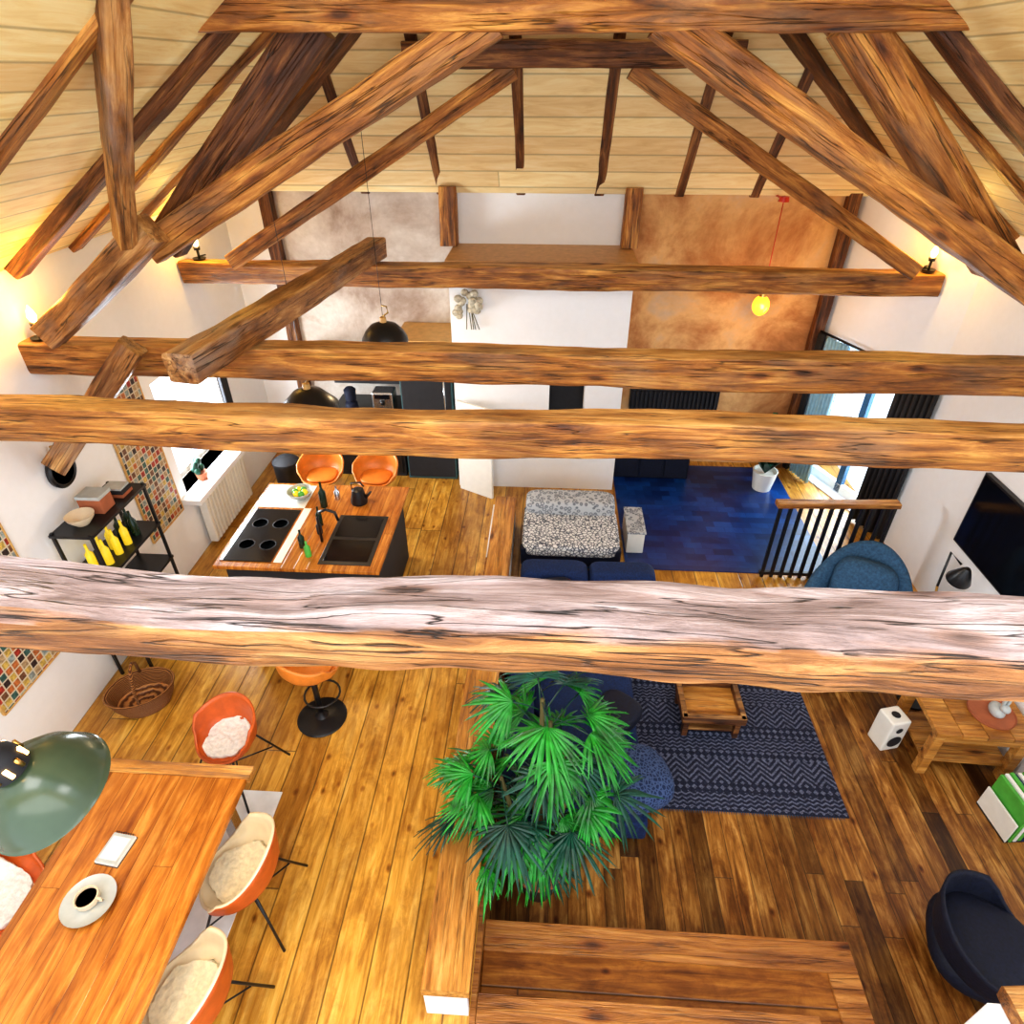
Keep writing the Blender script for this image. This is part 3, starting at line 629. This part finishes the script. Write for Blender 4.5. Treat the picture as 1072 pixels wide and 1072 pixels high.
for i in range(34):
    a=random.uniform(0,2*pi); r=random.uniform(.18,.42); h=random.uniform(.4,1.0); b=len(vs); s=Vector((-math.sin(a),math.cos(a),0)); d=Vector((math.cos(a),math.sin(a),0))
    for k,w in enumerate([.008,.05,.06,.03,.002]):
        t_=k/4; p=d*r*(t_**.8)+Vector((0,0,.24+(h-.24)*math.sin(t_*2.0)))
        vs+= [p+s*w,p-s*w]
    for k in range(4): fs.append((b+2*k,b+2*k+1,b+2*k+3,b+2*k+2))
mesh('leaves',vs,fs,M['leafdk'],g,smooth=True)
# ---------------------------------------------------------------- lounge
g=grp('area_rug'); wbox('weave',.7,2.60,3.03,4.7,PZ0,PZ0+.012,M['rug'],g)
vs=[];fs=[]
for i in range(90):
    x=.71+i*.0207; vs+=[(x,3.03,PZ0+.006),(x+.008,3.03,PZ0+.006),(x+.004,3.00,PZ0+.004)]; fs.append((3*i,3*i+1,3*i+2))
mesh('fringe',vs,fs,M['bluegrey'],g)
g=grp('sectional_sofa')
bx('base_long',-.22,.9,2.72,4.5,PZ0+.05,-.08,M['navy'],g,.03); bx('base_far',-.22,1.15,4.45,5.3,PZ0+.05,-.08,M['navy'],g,.03)
blob('seat_1',(.42,3.15,.0),(.92,.86,.22),M['navy'],g,.3,.02); blob('seat_2',(.42,4.0,.0),(.92,.86,.22),M['navy'],g,.3,.02); blob('seat_3',(.4,4.75,.0),(1.3,.66,.22),M['navy'],g,.3,.02)
blob('back_side_1',(-.13,3.2,.14),(.24,.9,.44),M['navy'],g,.35); blob('back_side_2',(-.13,4.1,.14),(.24,.9,.44),M['navy'],g,.35)
blob('back_far_1',(.15,5.2,.2),(.72,.26,.5),M['navy'],g,.35,.02); blob('back_far_2',(.86,5.2,.2),(.70,.26,.5),M['navy'],g,.35,.02)
blob('cushion',(.80,2.98,.14),(.58,.54,.30),M['knit'],g,.75,.04,rot=(0,.15,.4)); blob('cushion_2',(.15,4.9,.25),(.45,.2,.42),M['navydk'],g,.55,rot=(-.4,0,.2)); blob('cushion_3',(.7,3.6,.14),(.42,.38,.16),M['navydk'],g,.6,.04,rot=(0,.1,.9))
for i,(x,y) in enumerate([(-.15,2.8),(.83,2.8),(-.15,5.2),(1.08,5.2),(1.08,4.55)]): bx('foot_%d'%i,x-.03,x+.03,y-.03,y+.03,PZ0+.012,PZ0+.06,M['black'],g)
g=grp('coffee_table',(1.60,3.95,PZ0+.012))
box('tray',(0,0,.22),(.50,.40,.02),M['trim'],g,.003)
for i,(x,y,sx,sy) in enumerate([(0,.21,.56,.05),(0,-.21,.56,.05),(.26,0,.05,.46),(-.26,0,.05,.46)]): box('rim_%d'%i,(x,y,.26),(sx,sy,.08),M['beamdk'],g,.005)
for i,(x,y) in enumerate([(-.23,-.18),(.23,-.18),(-.23,.18),(.23,.18)]): box('leg_%d'%i,(x,y,.11),(.05,.05,.22),M['beamdk'],g,.004)
box('lower_shelf',(0,0,.07),(.46,.36,.02),M['beamdk'],g,.003)
g=grp('armchair',(3.17,4.90,PZ0),-.5,sc=1.2)
n=44;vs=[];fs=[];m=8
for i in range(n+1):
    th=-.35+(pi+.7)*i/n; s_=math.sin(th); ht=.48+.42*max(0,s_)**1.2
    ring=[]
    for k in range(2*m):
        a=2*pi*k/(2*m); ring.append(((.36+.07*math.cos(a)*(.9)),(ht/2+.06)+(ht/2)*math.copysign(abs(math.sin(a))**.6,math.sin(a))))
    for r_,z_ in ring: vs.append((r_*math.cos(th)*(1.02+.1*(z_-.3)),r_*math.sin(th)*(1.0+.15*(z_-.3)),z_))
for i in range(n):
    for k in range(2*m):
        j=(k+1)%(2*m); a=i*2*m; fs.append((a+k,a+2*m+k,a+2*m+j,a+j))
fs.append(tuple(reversed(range(2*m)))); fs.append(tuple(n*2*m+k for k in range(2*m)))
mesh('shell',vs,fs,M['bluegrey'],g,smooth=True)
blob('seat',(0,-.05,.34),(.66,.68,.2),M['bluegrey'],g,.5); blob('under',(0,-.02,.2),(.62,.62,.16),M['bluegrey'],g,.5); blob('back_cushion',(0,.2,.6),(.5,.2,.5),M['bluegrey'],g,.6,rot=(-.2,0,0))
for i,(x,y) in enumerate([(-.25,-.25),(.25,-.25),(-.25,.25),(.25,.25)]): tube('leg_%d'%i,[(x,y,.18),(x*1.15,y*1.15,0)],.016,M['beamdk'],g)
g=grp('knitted_pouf',(2.40,5.02,PZ0)); blob('pouf',(0,0,.22),(.5,.5,.44),M['bluegrey'],g,.75,.04); blob('pillow',(0.05,-.02,.47),(.42,.36,.14),M['knit'],g,.6,.05)
g=grp('floor_lamp',(3.66,4.30,PZ0)); lathe('base',[(0,0),(.13,0),(.13,.02),(.02,.03)],M['black'],g)
tube('pole',[(0,0,.02),(-.05,.3,1.2)],.011,M['brass'],g); tube('arm',[(-.05,.3,1.2),(.02,.42,1.50),(.08,.32,1.44)],.011,M['black'],g)
lathe('shade',[(.02,.1),(.035,.08),(.06,.03),(.1,-.06),(.1,-.07)],M['black'],g,(.10,.28,1.35),(.25,0,0),solid=.005)
blob('bulb',(.10,.28,1.34),(.05,.05,.07),M['enamelw'],g,1)
g=grp('television'); bx('panel',XR-.05,XR,4.05,5.32,.86,1.64,M['black'],g,.004); bx('screen',XR-.054,XR-.05,4.07,5.3,.88,1.62,M['screen'],g,.001)
g=grp('wooden_side_table',(3.72,3.76,PZ0),-.04)
TH=.55
for i in range(4): box('plank_%d'%i,(-.30+.2*i,0,TH),(.196,.62,.05),M['trim'],g,.006)
for i,(x,y) in enumerate([(-.34,-.25),(.34,-.25),(-.34,.25),(.34,.25)]): box('leg_%d'%i,(x,y,TH/2-.02),(.08,.08,TH-.03),M['trim'],g,.006)
box('apron_f',(0,-.27,TH-.07),(.68,.03,.08),M['trim'],g,.004); box('apron_b',(0,.27,TH-.07),(.68,.03,.08),M['trim'],g,.004); box('low_shelf',(0,0,.15),(.70,.5,.03),M['trim'],g,.004)
zt=PZ0+TH+.026
g=grp('round_tray',(3.85,3.70,zt)); lathe('disc',[(0,0),(.17,0),(.18,.012),(.18,.03),(.17,.018),(0,.014)],M['terra'],g)
g=grp('ceramic_rabbit',(3.86,3.68,zt+.014),sc=1.2); blob('body',(0,0,.05),(.09,.13,.1),M['ceramg'],g,1); blob('head',(0,-.05,.12),(.06,.07,.06),M['ceramg'],g,1); blob('ear_l',(-.015,-.03,.17),(.018,.03,.09),M['ceramg'],g,1); blob('ear_r',(.015,-.03,.17),(.018,.03,.09),M['ceramg'],g,1)
g=grp('film_camera',(3.72,3.98,zt)); box('body',(0,0,.04),(.14,.05,.08),M['blackm'],g,.008); lathe('lens',[(0,0),(.03,0),(.028,.05),(0,.05)],M['black'],g,(0,-.02,.04),(pi/2,0,0))
g=grp('loudspeaker',(3.18,3.80,PZ0),.25,sc=1.25); box('cabinet',(0,0,.15),(.15,.15,.3),M['enamelw'],g,.012); lathe('woofer',[(0,0),(.045,.006),(.055,.002)],M['blackm'],g,(0,-.077,.1),(pi/2,0,0)); lathe('tweeter',[(0,0),(.02,.004),(.026,.001)],M['blackm'],g,(0,-.077,.22),(pi/2,0,0)); lathe('vent',[(0,0),(.03,.002)],M['blackm'],g,(0,0,.302))
g=grp('magazine_pile',(3.90,3.08,PZ0),.1)
for i in range(9): box('mag_%d'%i,(-.12+i*.035,0,.2+.012*(i%3)),(.028,.34,.40),[M['bookg'],M['paper'],M['bookg'],M['navy'],M['enamelw']][i%5],g,.002)
for i,(x,) in enumerate([(-.16,),(.2,)]): box('holder_%d'%i,(x,0,.12),(.015,.34,.24),M['enamelw'],g,.003)
box('holder_base',(.02,0,.008),(.38,.34,.016),M['blackm'],g,.002)
g=grp('tub_chair',(3.03,2.02,PZ0),1.2,sc=.93)
blob('seat',(0,0,.25),(.72,.7,.26),M['navydk'],g,.7,.02)
shell('shell',M['navydk'],M['navydk'],g,z=.22,W=.33,back=.42,arm=.3,front=.08)
lathe('swivel_base',[(0,0),(.24,0),(.24,.02),(.05,.04),(.04,.2)],M['black'],g)
g=grp('stair_parapet'); bx('core',2.06,2.74,.98,1.22,PZ0,1.27,M['white'],g); beam('cap',(2.12,1.12,1.32),(2.8,1.16,1.32),.28,.09,M['beam'],rough=.006,parent=g,pw=.2)

# ---------------------------------------------------------------- palm
g=grp('potted_palm',(.06,2.36,PZ0))
lathe('pot',[(0,0),(.12,0),(.17,.28),(.18,.3),(.155,.3),(.15,.27),(0,.27)],M['terr'],g)
lathe('rim',[(.17,.285),(.185,.29),(.185,.31),(.165,.31)],M['terra'],g)
random.seed(23)
V=[[],[]];F=[[],[]]; stems=[]
def frond(base,az,el,ln,fan,size,k):
    d=Vector((math.cos(az)*math.cos(el),math.sin(az)*math.cos(el),math.sin(el)))
    pts=[base+d*ln*t_-Vector((0,0,.22*ln*t_*t_)) for t_ in(0,.35,.7,1)]
    stems.append(pts)
    tip=pts[-1]; dd=(pts[-1]-pts[-2]).normalized(); dd=(dd+Vector((0,0,-.3))).normalized()
    s=dd.cross(Vector((0,0,1))).normalized(); up=s.cross(dd).normalized()
    tw=random.uniform(-.6,.6); s=(s*math.cos(tw)+up*math.sin(tw)).normalized(); up=s.cross(dd).normalized()
    nl=22
    for i in range(nl):
        a=-fan+2*fan*i/(nl-1)+random.uniform(-.05,.05); dr=dd*math.cos(a)+s*math.sin(a)
        L=size*(.6+.4*math.cos(a*.75))*random.uniform(.82,1.14); wd=.0115
        side=dr.cross(up).normalized(); b=len(V[k]); dp=random.uniform(.25,.75)
        for j,(tt,w) in enumerate([(0,.15),(.3,.95),(.6,1),(.85,.6),(1,.05)]):
            p=tip+dr*L*tt-Vector((0,0,dp*L*tt*tt))+up*.014*math.sin(i*3)
            V[k]+=[p+side*wd*w,p+up*.005,p-side*wd*w]
        for j in range(4):
            q=b+3*j; F[k]+=[(q,q+1,q+4,q+3),(q+1,q+2,q+5,q+4)]
for ci,(cx,cyy,ch,tx,ty) in enumerate([(0,0,1.75,-.02,.32),(.06,-.03,1.35,.14,.22),(-.06,.04,1.2,-.28,.12),(.03,.06,1.55,.04,.30),(-.03,-.05,.85,-.14,.0),(.05,.05,1.0,.16,.08),(-.02,.03,1.1,-.05,.1)]):
    tube('cane_%d'%ci,[(cx,cyy,.25),((cx+tx)/2,(cyy+ty)/2.3,ch*.6),(tx,ty,ch)],[.022,.02,.014],M['stem'],g)
    nf=7
    for i in range(nf):
        az=i*2.4+ci*.8; z=ch*(1-.2*random.random()); el=random.uniform(.0,.75) if i<6 else random.uniform(.9,1.2)
        frond(Vector((tx,ty,z)),az,el,random.uniform(.2,.42),random.uniform(1.1,1.8),random.uniform(.24,.35),0 if random.random()<(.72 if ch>1.05 else .4) else 1)
frond(Vector((-.1,.0,.95)),3.3,.35,.5,1.5,.3,1); frond(Vector((-.2,.1,1.2)),2.9,.3,.36,1.6,.3,0)
mesh('fronds',V[0],F[0],M['leaf'],g,smooth=False); mesh('fronds_dark',V[1],F[1],M['leafdk'],g,smooth=False)
for i,p in enumerate(stems): tube('petiole_%d'%i,p,.005,M['leafdk'],g,5)

# ---------------------------------------------------------------- light
wd=bpy.data.worlds.new('sky'); bpy.context.scene.world=wd; wd.use_nodes=True
bg=wd.node_tree.nodes['Background']; bg.inputs[0].default_value=(.80,.88,1,1); bg.inputs[1].default_value=1.9
light('skylight_left','AREA',(-1.9,.6,5.35),70,(1,.97,.95),1.6,1.8,rot=(0,-.6,0))
light('skylight_right','AREA',(2.1,.6,5.35),70,(1,.97,.95),1.6,1.8,rot=(0,.6,0))
light('window_daylight','AREA',(XL-.15,6.42,1.5),105,(.85,.93,1),1.1,1.1,rot=(0,-pi/2,0))
q=A.lerp(B,.5); light('door_daylight','AREA',(q.x+.35,q.y+.12,1.1),70,(.75,.9,1),1.0,1.7,rot=(pi/2,0,pi/2+.36))
light('gable_fill','AREA',(0,-1.5,4.6),125,(1,.95,.86),6,2.6,rot=(math.radians(82),0,0))  # added fill light at the open end behind the camera
# camera
f=667.0
cam=bpy.data.cameras.new('camera'); co=bpy.data.objects.new('camera',cam); C.objects.link(co)
co.location=(0,0,4.7); co.rotation_euler=(pi/2-math.atan(461/667.0),0,math.radians(3.3)); cam.sensor_width=36; cam.lens=36*f/1072; cam.clip_start=.05
bpy.context.scene.camera=co
vsn=bpy.context.scene.view_settings
try:
    vsn.view_transform='Standard'; vsn.look='None'
    for lk in ('Medium High Contrast','High Contrast'):
        try: vsn.look=lk; break
        except Exception: pass
    vsn.exposure=0.08; vsn.gamma=1.0
except Exception as ex: print(ex)
